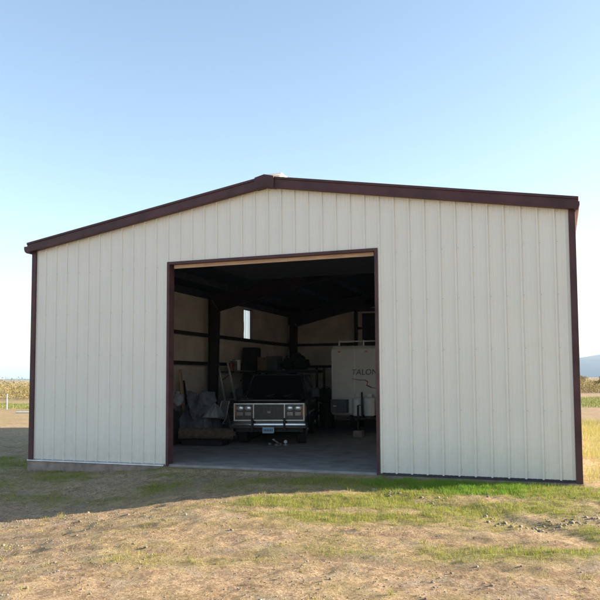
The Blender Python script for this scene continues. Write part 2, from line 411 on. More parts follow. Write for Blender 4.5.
ADDED_LP = [(3.9, 4.8), (6.3, 7.2), (12.12, 12.92)]  # spans of unseen panels added in the right wall to brighten the interior
ZG = list(zip([0]+[q[1] for q in ADDED_LP], [q[0] for q in ADDED_LP]+[L]))
for a, b in ZG: clad('side_wall', a, b, -.05, HE, rg, M['panel'], barn)
for a, b in ADDED_LP:
    clad('side_wall', a, b, -.05, WZ0, rg, M['panel'], barn); clad('side_wall', a, b, WZ1, HE, rg, M['panel'], barn)
# screw rows on the front cladding
s = MB(); q_ = MB()
zz = [.12, 1.25, 2.42, 3.42, 4.4]
for k in range(41):
    u = P0+k*.3048+.05
    if u > W-.1: continue
    for z in zz+[top(u)-.12]:
        if z > top(u)-.1 and z != top(u)-.12: continue
        if X1-.02 < u < X2+.02 and z < HD+.06: continue
        s.cyl((u, -.010, z), (u, -.019, z), .009, n=6)
    
s.build('screws', M['galv'], barn)['kind'] = 'stuff'
# translucent light panel
lp = bpy.data.materials.new('fibreglass_light_panel'); lp.use_nodes = True
t = lp.node_tree; t.nodes.remove(t.nodes['Principled BSDF'])
tr = t.nodes.new('ShaderNodeBsdfTranslucent'); tr.inputs[0].default_value = (.9, .88, .9, 1)
tp = t.nodes.new('ShaderNodeBsdfTransparent'); tp.inputs[0].default_value = (.85, .85, .88, 1)
mx = t.nodes.new('ShaderNodeMixShader'); mx.inputs[0].default_value = .4
t.links.new(tr.outputs[0], mx.inputs[1]); t.links.new(tp.outputs[0], mx.inputs[2]); t.links.new(mx.outputs[0], t.nodes['Material Output'].inputs[0])
clad('light_panel', WY0, WY1, WZ0, WZ1, lf, lp, barn)
lp_added = lp.copy(); lp_added.name = 'added_diffusing_panel'
[n for n in lp_added.node_tree.nodes if n.type == 'MIX_SHADER'][0].inputs[0].default_value = .03
for a, b in ADDED_LP: clad('light_panel', a, b, WZ0, WZ1, rg, lp_added, barn)  # added panels, out of view, that let sunlight onto the inside walls
# insulation facing (left, right, rear), pillowed between the girts
def insul(u0, u1, z0, zt, place, holes=()):
    n = max(2, int((u1-u0)/.15)); k = 44; vs = []; fs = []
    for j in range(k+1):
        for i in range(n+1):
            u = u0+(u1-u0)*i/n; top_ = zt(u) if callable(zt) else zt; z = z0+(top_-z0)*j/k
            seam = abs(((u-u0) % 1.25)-.625)/.625
            bul = .035*(1-seam**6)*abs(math.sin(math.pi*(z-.3)/1.05))+.012*noise.noise(Vector((u*2, z*2, 1)))
            vs.append(place(u, .055+bul, z))
    for j in range(k):
        for i in range(n):
            a = j*(n+1)+i
            u = u0+(u1-u0)*(i+.5)/n; top_ = zt(u) if callable(zt) else zt; z = z0+(top_-z0)*(j+.5)/k
            if any(h[0] < u < h[1] and h[2] < z < h[3] for h in holes): continue
            fs.append((a, a+1, a+n+2, a+n+1))
    return raw('insulation', vs, fs, M['insul'], barn, smooth=True)
insul(.1, WY0, 0, HE-.05, lambda u, d, z: (-W+d, u, z))
insul(WY1, L-.08, 0, HE-.05, lambda u, d, z: (-W+d, u, z))
insul(WY0, WY1, 0, WZ0-.01, lambda u, d, z: (-W+d, u, z))
insul(WY0, WY1, WZ1+.01, HE-.05, lambda u, d, z: (-W+d, u, z))
for a, b in ZG: insul(max(a, .1), min(b, L-.08), 0, HE-.05, lambda u, d, z: (W-d, u, z))
for a, b in ADDED_LP:
    insul(a, b, 0, WZ0-.01, lambda u, d, z: (W-d, u, z)); insul(a, b, WZ1+.01, HE-.05, lambda u, d, z: (W-d, u, z))
RX0, RX1, RZ = -2.45, 1.2, 4.9
insul(-W+.1, RX0, 0, lambda u: top(u)-.62, lambda u, d, z: (u, L-d, z))
insul(RX1, W-.1, 0, lambda u: top(u)-.62, lambda u, d, z: (u, L-d, z))
insul(RX0, RX1, RZ+.1, lambda u: top(u)-.62, lambda u, d, z: (u, L-d, z))
s = MB(); s.prism([(-W+.1, HE-.66), (0, HR-.66), (W-.1, HE-.66), (W-.1, HE-.05), (0, HR-.05), (-W+.1, HE-.05)], 'y', L-.14, L-.03); s.build('rear_gable_dark_strip', M['ceil'], barn)  # dark strip added so the rear wall top reads as shaded
# window reveal
b = MB()
for a in ((-W-.01, -W+.08, WY0-.03, WY0-.001, WZ0-.03, WZ1+.03), (-W-.01, -W+.08, WY1+.001, WY1+.03, WZ0-.03, WZ1+.03), (-W-.01, -W+.08, WY0, WY1, WZ1+.001, WZ1+.03)): b.box(*a)
b.build('light_panel_frame', M['trim'], barn)

# roof: ribbed sheets + dark lining
def roof(sx):
    vs, fs = [], []
    pts = ribline(-.16, L+.12)
    for u, d in pts:
        vs += [(sx*.0, u, HR+.06+d), (sx*(W+.10), u, HE+.035+d)]
    for i in range(len(pts)-1): fs.append((2*i, 2*i+2, 2*i+3, 2*i+1))
    raw('roof_panel', vs, fs, M['roofpaint'], barn)
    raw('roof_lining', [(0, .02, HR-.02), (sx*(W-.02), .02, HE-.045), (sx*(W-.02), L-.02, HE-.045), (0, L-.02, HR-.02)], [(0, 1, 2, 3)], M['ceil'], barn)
roof(-1); roof(1)
# rake trims (front and rear): stepped fascia profile along the slope
def rake(sx, y, ys):
    s = MB(); x1 = W+.13
    slope = (HR-HE)/W; z0 = HR-.08; z1 = z0-slope*x1
    # face 1 upper cap, face 2 main fascia, drip lip; each a skewed box
    for (h0, h1, d0, d1) in ((.185, .235, 0, .135), (.03, .185, 0, .115), (0, .03, 0, .125)):
        A = [(0, z0+h0), (0, z0+h1), (sx*x1, z1+h1), (sx*x1, z1+h0)]
        s.prism(A, 'y', y+ys*d0, y+ys*d1)
    for xj in (2.05, 4.6):
        s.prism([(sx*xj, z0-slope*xj-.002), (sx*xj, z0-slope*xj+.187), (sx*(xj+.035), z0-slope*(xj+.035)+.187), (sx*(xj+.035), z0-slope*(xj+.035)-.002)], 'y', y+ys*.1, y+ys*.1185)
    s.build('rake_trim', M['trim'], barn, bevel=.004)
for sx in (-1, 1): rake(sx, -.05, -1); rake(sx, L+.05, 1)
# ridge closure box at the peak
s = MB(); sl_ = (HR-HE)/W; z0 = HR-.08
x = .22; s.prism([(-x, z0-.005-sl_*x), (0, z0-.005), (x, z0-.005-sl_*x), (x, z0+.245-sl_*x), (0, z0+.262), (-x, z0+.245-sl_*x)], 'y', -.215, -.01)
s.build('peak_cap', M['trim'], barn, bevel=.008)
s = MB(); s.prism([(-.2, HR+.075-sl_*.2), (0, HR+.125), (.2, HR+.075-sl_*.2), (.2, HR+.055-sl_*.2), (0, HR+.105), (-.2, HR+.055-sl_*.2)], 'y', .0, L+.1)
s.build('ridge_flashing', M['roofpaint'], barn)
# white ridge vent
s = MB(); s.box(-.16, .16, .35, 1.15, HR+.06, HR+.30, bev=.03); s.box(-.2, .2, .31, 1.19, HR+.30, HR+.34, bev=.012)
v = s.build('roof_vent', M['ventw'], barn, smooth=True); tag(v, 'white roof vent')
# eave gutters: rounded box profile, capped
for sx in (-1, 1):
    prof = []
    xa, xb = W+.03, (W+.22 if sx < 0 else W+.15); zb = HE-.12; zt = HE+.045
    pr = [(xa, zb+.04), (xa+.03, zb), (xb-.07, zb), (xb-.02, zb+.04), (xb, zb+.10), (xb, zt), (xa, zt)]
    s = MB(); s.prism([(sx*p[0], p[1]) for p in pr], 'y', -.17, L+.13); s.build('gutter', M['trim'], barn, bevel=.006)
# corner trims
for sx in (-1, 1):
    for y0, y1 in ((-.06, .16), (L-.16, L+.06)):
        s = MB(); s.box(*(sorted((sx*(W-.05), sx*(W+.07)))), y0, y1, -.06, HE-.03); s.build('corner_trim', M['trim'], barn, bevel=.006)
    s = MB()
# downspout-free corners; base flashing
for a, c in ((-W-.10, X1-.05), (X2+.02, W+.06)):
    s = MB(); s.prism([(-.012, .0), (-.062, -.028), (-.066, -.045), (-.012, -.04)], 'x', a, c); s.build('base_trim', M['galv'] if a < 0 else M['steel'], barn)  # right strip coloured near-black to stand for the slab edge in shadow
# footing edge
s = MB(); s.box(-W-.10, W+.03, -.045, .1, -.85, -.05); s.box(-W-.08, -W+.1, .1, L, -.85, -.05)
s.box(W-.1, W+.03, .1, L, -.85, -.05); s.build('footing', M['curb'], barn)
# door jamb & header trims
for xx, sx in ((X1, 1), (X2, -1)):
    s = MB(); s.box(*sorted((xx, xx+sx*.06)), -.055, -.03, -.05, HD+.045)
    s.box(*sorted((xx+sx*.035, xx+sx*.06)), -.03, .17, -.02, HD); s.build('door_jamb', M['trim'], barn)
s = MB(); s.box(X1+.061, X2-.061, -.055, -.03, HD-.015, HD+.045); s.box(X1+.08, X2-.08, -.03, .05, HD-.015, HD+.006); s.build('door_header', M['trim'], barn)
s = MB(); s.box(X1+.12, X2-.1, .055, .095, HD-.095, HD-.016); s.box(.35, .43, .045, .055, HD-.10, HD-.03)
s.build('header_board', M['wood'], barn)
# opened sectional door pushed up under the roof (dark, inside)
s = MB()
for k in range(7):
    s.box(X1+.1, X2-.1, .55+k*.56, .55+k*.56+.545, HD+.22, HD+.27)
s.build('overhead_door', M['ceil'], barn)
# frames
def ibeam(s, pts_out, pts_in, y, wd=.2, t_=.012):
    """tapered I member in the x-z plane: web between outer and inner line, flanges of width wd"""
    for i in range(len(pts_out)-1):
        A, B = pts_out[i], pts_out[i+1]; C, D = pts_in[i+1], pts_in[i]
        s.prism([A, B, C, D], 'y', y-t_/2, y+t_/2)
        for P, Q, q in ((A, B, 1), (D, C, -1)):
            d = Vector((Q[0]-P[0], Q[1]-P[1])).normalized(); n = Vector((-d.y, d.x))*.014
            s.prism([(P[0]-n.x, P[1]-n.y), (Q[0]-n.x, Q[1]-n.y), (Q[0]+n.x, Q[1]+n.y), (P[0]+n.x, P[1]+n.y)], 'y', y-wd/2, y+wd/2)
for y in (.45, 8.75, L-.35):
    for sx in (-1, 1):
        zo = HE-.28
        dk = .36 if y == 8.75 else .32
        s = MB(); ibeam(s, [(sx*(W-.27), 0), (sx*(W-.27), zo)], [(sx*(W-.27-.24), 0), (sx*(W-.27-dk), zo-.5)], y); s.build('column', M['steel'], barn)
        s = MB(); ibeam(s, [(sx*(W-.27), zo+.04), (0, HR-.26)], [(sx*(W-.27-dk), zo-.48), (sx*2.2, HR-.26-2.2*sl_-.34)], y)
        ibeam(s, [(sx*2.2, HR-.26-2.2*sl_), (0, HR-.26)], [(sx*2.2, HR-.26-2.2*sl_-.34), (0, HR-.64)], y); s.build('rafter', M['steel'], barn)
for sx in (-1, 1):
    for z in (2.42, 3.42) if sx < 0 else (2.3, 3.7):
        s = MB(); xo = W-.06
        s.box(*sorted((sx*xo, sx*(xo-.2))), .2, L-.1, z-.055, z-.045); s.box(*sorted((sx*(xo-.2), sx*(xo-.206))), .2, L-.1, z-.055, z+.055)
        s.box(*sorted((sx*(xo-.02), sx*(xo-.2))), .2, L-.1, z+.045, z+.055); s.build('girt', M['steel'], barn)
    s = MB(); s.box(*sorted((sx*(W-.03), sx*(W-.24))), .1, L-.1, HE-.30, HE-.09); s.build('eave_strut', M['ceil'], barn)
for a, c in ((-W+.28, RX0-.3), (RX1+.3, W-.28)):
    for z in (2.42, 3.42):
        s = MB(); s.box(a, c, L-.27, L-.10, z-.055, z+.055); s.build('girt', M['steel'], barn)
s = MB(); s.box(RX0-.2, RX0, L-.24, L-.1, 4.08, 4.17); s.build('girt', M['steel'], barn)
s = MB(); s.box(-W+.2, -W+.34, L-.3, L-.14, 0, HE-.2); s.build('corner_post', M['steel'], barn)
# rear roll-up door
s = MB(); s.box(RX0-.33, RX0-.2, L-.3, L-.1, 0, 4.95+.1); s.build('rear_door_jamb', M['steel'], barn)
s = MB(); s.box(RX1+.02, RX1+.2, L-.3, L-.1, 0, 5.1); s.build('rear_door_jamb', M['steel'], barn)
s = MB()
for k in range(60):
    s.box(RX0, RX1, L-.10-(k % 2)*.012, L-.05, k*.08, k*.08+.08)
s.box(RX0-.18, RX1+.02, L-.3, L-.12, RZ-.02, RZ+.12); s.build('rear_roll_up_door', M['ceil'], barn)
# purlins
for sx in (-1, 1):
    for k in range(4):
        x = .5+k*1.5; z = HR-.03-sl_*x
        s = MB(); s.box(*sorted((sx*x, sx*(x+.06))), .1, L-.1, z-.22-.02, z-.03); s.build('purlin', M['ceil'], barn)

# ------------------------------------------------------------------ truck
def make_truck(loc, rz):
    T = empty('parked_suv', loc, rz, 'dark boxy older sport utility truck parked in the doorway, chrome grille facing out', 'car')
    w2 = .98
    # lower body side profile (y back, z), arches cut
    def arc(cy, r, n=9, z=.40): return [(cy-r*math.cos(math.pi*i/n), z+r*math.sin(math.pi*i/n)) for i in range(n+1)]
    prof = [(.10, .52), (.08, 1.13), (.16, 1.18), (1.55, 1.24), (5.42, 1.24), (5.50, 1.16), (5.52, .55)]
    low = [(5.30, .46), (4.78, .46)]+list(reversed(arc(4.35, .43)))+[(3.80, .46), (1.50, .46)]+list(reversed(arc(.98, .43)))+[(.40, .50)]
    s = MB(); s.prism(prof+low, 'x', -w2, w2); body = s.build('body', M['truck'], T, bevel=.035)
    # greenhouse, tapered
    bz, tz = 1.235, 1.93
    lowr = [(-.93, 1.62), (.93, 1.62), (.93, 5.40), (-.93, 5.40)]; upr = [(-.76, 2.28), (.76, 2.28), (.76, 5.22), (-.76, 5.22)]
    s = MB(); s.poly([(x, y, bz) for x, y in lowr]+[(x, y, tz) for x, y in upr], [(0, 1, 5, 4), (1, 2, 6, 5), (2, 3, 7, 6), (3, 0, 4, 7), (4, 5, 6, 7), (3, 2, 1, 0)])
    s.build('cab', M['truck'], T, bevel=.03)
    def quad(pts, off, m, nm):
        # pts in face order, thickened slab set proud of the cab
        P = [Vector(p) for p in pts]; n = (P[1]-P[0]).cross(P[3]-P[0]).normalized()
        s = MB(); s.poly([p+n*off for p in P]+[p+n*(off-.02) for p in P], [(0, 1, 2, 3), (7, 6, 5, 4), (0, 4, 5, 1), (1, 5, 6, 2), (2, 6, 7, 3), (3, 7, 4, 0)])
        return s.build(nm, m, T)
    def lerp(f, g, e=.0): return
    def cabpt(side, y, h):  # on side face: h 0..1
        x = (.93+(.76-.93)*h)*side; return (x, y, bz+(tz-bz)*h)
    # windshield
    def wf(u, h): return (u*(.93+(.76-.93)*h), 1.62+(2.28-1.62)*h, bz+(tz-bz)*h)
    quad([wf(-.90, .06), wf(.90, .06), wf(.88, .90), wf(-.88, .90)], .006, M['glass'], 'windshield')
    s = MB()
    for u in (-1, 1):
        a, b_ = Vector(wf(u*.945, .02)), Vector(wf(u*.93, .95)); s.cyl(a+Vector((0, -.01, .005)), b_+Vector((0, -.01, .005)), .014, n=8)
    s.cyl(Vector(wf(-.92, .94))+Vector((0, -.01, .01)), Vector(wf(.92, .94))+Vector((0, -.01, .01)), .012, n=8)
    s.build('windshield_trim', M['dullchrome'], T)
    s = MB()
    for u in (-.45, .12):
        s.cyl(Vector(wf(u, .02))+Vector((0, -.03, .0)), Vector(wf(u+.42, .14))+Vector((0, -.03, 0)), .008, n=6)
    s.build('wiper', M['black'], T)
    for sd_ in (-1, 1):
        for (a, b_, a2, b2) in ((1.98, 2.92, 2.36, 2.92), (3.02, 3.95, 3.02, 3.95), (4.05, 5.2, 4.05, 5.08)):
            q = [cabpt(sd_, a, .1), cabpt(sd_, b_, .1), cabpt(sd_, b2, .85), cabpt(sd_, a2, .85)]
            if sd_ < 0: q = [q[1], q[0], q[3], q[2]]
            quad(q, .006, M['glass'], 'side_window')
        # body side moulding, mirror, handle
        s = MB(); s.box(*sorted((sd_*w2, sd_*(w2+.018))), 1.5, 3.8, .78, .83); s.box(*sorted((sd_*w2, sd_*(w2+.016))), .2, .5, .78, .83); s.build('side_moulding', M['dullchrome'], T)
        mr = MB(); mr.box(*sorted((sd_*1.02, sd_*1.24)), 1.98, 2.10, 1.24, 1.50, bev=.02); mo = mr.build('mirror', M['black'], T)
        ar = MB(); ar.cyl((sd_*.90, 2.05, 1.27), (sd_*1.05, 2.05, 1.30), .018); ar.build('mirror_arm', M['black'], mo)
        for yy in (2.75, 3.82):
            s = MB(); s.box(*sorted((sd_*w2, sd_*(w2+.03))), yy, yy+.14, 1.08, 1.11, bev=.005); s.build('door_handle', M['dullchrome'], T)
    # hood crown
    s = MB(); s.prism([(-.86, 0), (-.80, .035), (-.3, .05), (.3, .05), (.80, .035), (.86, 0)], 'y', 0, 1.40)
    h = s.build('hood', M['truck'], T, bevel=.01); h.location = (0, .14, 1.175); h.rotation_euler = (R(2.3), 0, 0)
    # front face: chrome surround, grille, lamps
    def fbox(nm, x0, x1, z0, z1, y0, y1, m, par=T, bev=0):
        s = MB(); s.box(x0, x1, y0, y1, z0, z1, bev=bev); return s.build(nm, m, par)
    gs = MB()
    gs.box(-.95, .95, .055, .085, 1.095, 1.125); gs.box(-.95, .95, .055, .085, .655, .685)
    for x in (-.95, -.43, .405, .925): gs.box(x, x+.025, .052, .085, .66, 1.12)
    gs.build('grille_surround', M['alu'], T)
    g = MB(); g.box(-.405, .405, .072, .09, .685, 1.095)
    for k in range(13): g.box(-.405, .405, .055, .072, .70+k*.030, .712+k*.030)
    for k in range(9): g.box(-.37+k*.0925-.006, -.37+k*.0925+.006, .044, .055, .69, 1.09)
    gr = g.build('grille', M['grille'], T)
    fbox('emblem', -.05, .05, .86, .92, .035, .05, M['dullchrome'], gr, .006)
    for sx in (-1, 1):
        c = sx*.675
        hs = fbox('headlight_housing', c-.24, c+.24, .69, 1.09, .068, .092, M['grille'])
        for dx in (-.108, .108):
            s = MB(); s.ball((c+dx, .068, .995), 1, 3, (.098, .035, .07)); s.build('headlight', M['lens'], hs, smooth=True)
            s = MB(); s.box(c+sx*dx-.092, c+sx*dx+.092, .050, .068, .785, .90, bev=.01); s.build('lower_lamp', M['dullchrome'], hs)
        s = MB(); s.box(*sorted((c+sx*.205, c+sx*.245)), .045, .068, .78, 1.07, bev=.008); s.build('marker_lamp', M['amber'], hs)
        s = MB(); s.box(*sorted((sx*(w2-.005), sx*(w2+.012))), .14, .34, .80, 1.04); s.build('side_marker', M['amber'], T)
    # bumper with guards, plate, valance
    s = MB(); s.box(-1.0, 1.0, -.07, .10, .47, .60, bev=.02); s.box(-1.0, -.9, -.05, .36, .47, .60, bev=.02); s.box(.9, 1.0, -.05, .36, .47, .60, bev=.02)
    bmp = s.build('bumper', M['chrome'], T, smooth=True)
    s = MB(); s.box(-.99, .99, -.078, -.069, .515, .55); s.build('rub_strip', M['black'], bmp)
    for x in (-.43, .43):
        s = MB(); s.box(x-.03, x+.03, -.12, -.05, .40, .74, bev=.012); s.build('bumper_guard', M['black'], bmp)
    pl = fbox('licence_plate', -.155, .155, .34, .50, -.10, -.088, M['plate'], T, .004)
    s = MB()
    for k in range(6):
        s.box(-.12+k*.042, -.094+k*.042, -.104, -.1005, .385, .45)
    s.build('plate_characters', M['plateink'], pl)
    fbox('valance', -.9, .9, .36, .50, .12, .16, M['black'])
    # wheels
    first = None
    for (x, y) in ((-.82, .98), (.82, .98), (-.82, 4.35), (.82, 4.35)):
        sg = 1 if x > 0 else -1
        wmb = MB(); wmb.cyl((-.13, 0, 0), (.13, 0, 0), .385, n=40); wh = wmb.build('wheel', M['tyre'], T, bevel=.03); wh.location = (x, y, .385)
        s = MB(); s.cyl((sg*.13, 0, 0), (sg*.142, 0, 0), .21, n=28); s.cyl((sg*.14, 0, 0), (sg*.175, 0, 0), .075, .06, n=18)
        s.build('rim', M['chrome'], wh)
    # underbody axle & frame
    s = MB(); s.box(-.5, .5, .5, 5.2, .34, .46); s.cyl((-.7, .98, .36), (.7, .98, .36), .05); s.cyl((-.7, 4.35, .36), (.7, 4.35, .36), .06); s.ball((0.1, 4.35, .36), .15)
    s.build('chassis', M['black'], T)
    return T
truck = make_truck((-1.87, 4.60, 0), R(15)); truck.scale = (1.05, 1.05, 1.05)

# ------------------------------------------------------------------ travel trailer
def make_trailer(loc, rz):
    T = empty('cargo_trailer', loc, rz, 'tall off-white trailer with a handwritten name and red squiggle on its front', 'trailer')
    w2, zb, zt, ln = 1.22, .62, 2.98, 5.0
    s = MB(); s.prism([(0, zb+.05), (0, zt-.12), (.10, zt), (ln, zt), (ln, zb), (.05, zb)], 'x', -w2, w2); s.build('body', M['trailer'], T, bevel=.03)
    for x in (-w2-.008, w2-.022):
        s = MB(); s.box(x, x+.03, -.008, .03, zb+.05, zt-.13); s.build('corner_moulding', M['alu'], T)
    s = MB(); s.box(-w2+.03, -.62, -.26, -.003, .72, 1.16, bev=.015); s.build('front_storage_box', M['boxgrey'], T)
    # rock guard strip
    s = MB(); s.box(-w2+.03, w2-.03, -.006, .0, 1.18, 1.21); s.build('front_moulding', M['alu'], T)
    for x in (-.41, .41):
        s = MB(); s.box(x-.012, x+.012, -.004, .001, 1.22, zt-.14); s.build('panel_seam', M['alu'], T)
    s = MB(); s.box(-1.1, -.98, -.268, -.26, .92, .96); s.build('box_latch', M['alu'], T)
    s = MB()
    for k in range(26): s.cyl((-w2+.05+k*.0937, -.006, zt-.145), (-w2+.05+k*.0937, .0, zt-.145), .006, n=6)
    s.build('rivets', M['alu'], T)['kind'] = 'stuff'
    # A-frame tongue
    s = MB()
    for sg in (-1, 1): s.cyl((sg*.62, .05, .56), (.0+sg*.05, -1.15, .56), .045, n=8)
    s.cyl((0, -1.1, .56), (0, -1.4, .56), .05, n=10); s.ball((0, -1.42, .56), .06); s.box(-.55, .55, -.55, -.47, .53, .58); s.build('tongue', M['black'], T)
    s = MB(); s.cyl((0, -1.12, .22), (0, -1.12, 1.0), .035, n=12); s.cyl((0, -1.12, 1.0), (.16, -1.12, 1.02), .012, n=8); s.box(-.08, .08, -1.2, -1.04, .2, .215); s.build('tongue_jack', M['black'], T)
    for x in (-.20, .20):
        s = MB(); s.cyl((x, -.42, .66), (x, -.42, 1.16), .185, n=28); s.ball((x, -.42, 1.16), .185, sub=3, sc_=(1, 1, .55)); s.ball((x, -.42, .67), .185, sub=3, sc_=(1, 1, .4))
        tk = s.build('propane_tank', M['white'], T, smooth=True)
        s = MB(); s.cyl((x, -.42, 1.25), (x, -.42, 1.36), .10, n=20, caps=False); s.cyl((x, -.42, 1.25), (x, -.42, 1.33), .03); s.build('collar', M['white'], tk)
        s = MB(); s.cyl((x, -.42, .57), (x, -.42, .63), .15, n=20); s.build('foot_ring', M['black'], tk)
    s = MB(); s.box(-.028, .028, -.64, -.60, .60, 1.42); s.build('tank_strap', M['black'], T)
    # wheels
    for x in (-1.08, 1.08):
        for y in (2.4, 3.25):
            wb = MB(); wb.cyl((x-.1, y, .35), (x+.1, y, .35), .35, n=32); wh = wb.build('wheel', M['tyre'], T, bevel=.02)
            s = MB(); sg = 1 if x > 0 else -1; s.cyl((x+sg*.1, y, .35), (x+sg*.112, y, .35), .19, n=24); s.build('rim', M['white'], wh)
    # roof rail (white pipe on brackets)
    s = MB(); s.cyl((-w2+.2, .25, zt+.16), (w2-.1, .25, zt+.16), .022, n=10); rl = s.build('roof_rail', M['white'], T)
    for x in (-w2+.2, -.15, .55, w2-.2):
        s = MB(); s.box(x-.02, x+.02, .21, .29, zt, zt+.2); s.build('rail_bracket', M['white'], rl)
    # marker lamps
    for x in (-.95, 0, .95):
        s = MB(); s.box(x-.045, x+.045, -.012, .003, zt-.22, zt-.18); s.build('marker_lamp', M['amber'], T)
    # lettering: brushed name and a red zigzag line
    c = bpy.data.curves.new('name_lettering', 'FONT'); c.body = 'TALON'; c.size = .27; c.extrude = .002; c.shear = .12; c.space_character = 1.0
    tmp = bpy.data.objects.new('tmp', c); col.objects.link(tmp)
    bpy.context.view_layer.update(); dg = bpy.context.evaluated_depsgraph_get()
    me = bpy.data.meshes.new_from_object(tmp.evaluated_get(dg)); bpy.data.objects.remove(tmp)
    me.materials.clear(); me.materials.append(M['ink'])
    t_ = bpy.data.objects.new('name_lettering', me); col.objects.link(t_); t_.parent = T
    t_.location = (-.52, -.006, 1.99); t_.rotation_euler = (R(90), 0, 0)
    s = MB(); pts = [(-.50, 1.86), (-.30, 1.82), (-.04, 1.81), (.06, 1.74), (.0, 1.64), (.18, 1.56), (.42, 1.52), (.75, 1.54)]
    for k, ((a, b_), (c_, d)) in enumerate(zip(pts, pts[1:])):
        h = .012+.010*(k in (2, 3, 4)); s.prism([(a, b_-h), (c_, d-h), (c_, d+h), (a, b_+h)], 'y', -.008, -.003)
    s.build('red_swoosh', M['inkred'], T)
    return T
make_trailer((-.29, 9.45, 0), 0)
s = MB(); s.box(-.42, -.12, 8.17, 8.45, -.002, .2, bev=.01); tag(s.build('cinder_block', M['curb']), 'grey block under the trailer tongue jack', 'block')

# ------------------------------------------------------------------ clutter
def drape(name, cx, cy, w, d, h, seed, m, label, cat, base=0, peak=1.6, edge=.0, n=46):
    vs = []; fs = []
    for j in range(n+1):
        for i in range(n+1):
            u = i/n*2-1; v = j/n*2-1; r = max(abs(u), abs(v))
            f = (1-r**peak)
            z = h*f*(.72+.5*float(fbm(u*1.6+5, v*1.6, seed, 2)))+.10*h*noise.ridged_multi_fractal(Vector((u*2.2, v*2.2, seed)), 1, 2, 3, 1, 2)*.5*(1-r**6)
            k = 1+.16*noise.noise(Vector((u*2, v*2, seed+4)))
            vs.append((cx+u*w/2*k, cy+v*d/2*k, base+max(0, z)+(.0 if r < .97 else -.0)+.035*(1-r**8)*noise.noise(Vector((u*5, v*5, seed)))+.018*(1-r**8)*noise.noise(Vector((u*13, v*13, seed)))))
    for j in range(n):
        for i in range(n):
            a = j*(n+1)+i; fs.append((a, a+1, a+n+2, a+n+1))
    o = raw(name, vs, fs, m, smooth=True)
    o.modifiers.new('solid', 'SOLIDIFY').thickness = .012
    return tag(o, label, cat)
drape('canvas_tarp', -4.35, 5.2, 1.25, 1.4, 1.45, 3, M['tarp'], 'crumpled grey tarp over a heap left of the truck', 'tarp')
drape('fabric_heap', -5.05, 4.5, .9, 1.4, 1.15, 8, M['bag'], 'dark fabric heap beside the left doorway jamb', 'cloth heap')
drape('drop_cloth', -3.75, 4.95, .5, .5, .4, 15, M['tarplight'], 'pale folded cloth on top of the heap left of the truck', 'cloth', base=.75)
drape('rag', -4.85, 4.5, .30, .3, .45, 19, M['tarplight'], 'small pale rag on the dark heap near the left jamb', 'rag', base=1.12)
def sheet(name, pts, m, label, cat):
    """stiff folded sheet: outline in x-z on a bulged surface, with thickness"""
    s = MB(); n = len(pts); cx = sum(p[0] for p in pts)/n; cz = sum(p[2] for p in pts)/n; cyy = sum(p[1] for p in pts)/n
    s.poly([(cx, cyy-.12, cz)]+pts, [(0, i+1, (i+1) % n+1) for i in range(n)])
    o = s.build(name, m); md = o.modifiers.new('sub', 'SUBSURF'); md.levels = 4; md.render_levels = 4; md.subdivision_type = 'SIMPLE'; tx = bpy.data.textures.new('crease', 'CLOUDS'); tx.noise_scale = .28; dm = o.modifiers.new('crease', 'DISPLACE'); dm.texture = tx; dm.strength = .30; dm.texture_coords = 'GLOBAL'
    o.modifiers.new('solid', 'SOLIDIFY').thickness = .02
    return tag(o, label, cat)
sheet('folded_awning', [(-4.42, 4.55, 1.30), (-4.30, 4.5, 1.50), (-4.12, 4.55, 1.48), (-4.0, 4.48, 1.28), (-3.82, 4.45, 1.52), (-3.52, 4.5, 1.50), (-3.45, 4.55, 1.25), (-3.72, 4.4, .95), (-4.08, 4.3, .62), (-4.22, 4.4, .95)], M['tarp'], 'heart shaped fold of stiff grey canvas leaning on the heap', 'canvas sheet')
# more things standing on the left
def tyre(loc, rot, label):
    T = empty('spare_tyre', loc, 0, label, 'tyre'); T.rotation_euler = rot
    s = MB(); n = 40; prof = [(.17, -.07), (.20, -.10), (.30, -.11), (.345, -.085), (.36, 0), (.345, .085), (.30, .11), (.20, .10), (.17, .07)]
    vs = [(p[0]*math.cos(2*math.pi*i/n), p[0]*math.sin(2*math.pi*i/n), p[1]) for i in range(n) for p in prof]; k = len(prof)
    s.poly(vs, [(i*k+j, i*k+(j+1) % k, ((i+1) % n)*k+(j+1) % k, ((i+1) % n)*k+j) for i in range(n) for j in range(k)]); s.build('tread', M['tyre'], T, smooth=True)
    s = MB(); s.cyl((0, 0, -.05), (0, 0, .02), .172, n=28); s.cyl((0, 0, .02), (0, 0, .06), .06, n=16); s.build('rim', M['dullchrome'], T)
tyre((-5.0, 6.3, .12), (0, 0, 0), 'spare tyre lying flat against the left wall, bottom of two')
tyre((-5.02, 6.33, .35), (0, 0, .4), 'spare tyre lying on top of another by the left wall')
tyre((-3.3, 6.6, .36), (R(78), 0, R(20)), 'spare tyre leaning upright beside the left side of the truck')
T = empty('plastic_crate', (-4.95, 7.2, 0), R(8), 'grey plastic crate full of scrap beside the left wall column', 'crate')
s = MB(); s.box(-.3, .3, -.22, .22, 0, .03)
for z in (.04, .14, .24, .34): s.box(-.31, .31, -.235, -.215, z, z+.06); s.box(-.31, .31, .215, .235, z, z+.06); s.box(-.31, -.29, -.2, .2, z, z+.06); s.box(.29, .31, -.2, .2, z, z+.06)
s.build('crate_shell', M['boxgrey'], T)
s = MB()
for k in range(9): s.ball((rnd.uniform(-.2, .2), rnd.uniform(-.13, .13), .28+rnd.uniform(0, .16)), rnd.uniform(.06, .12), 2, (1, .8, .7), .4)
s.build('scrap', M['carpet'], T)
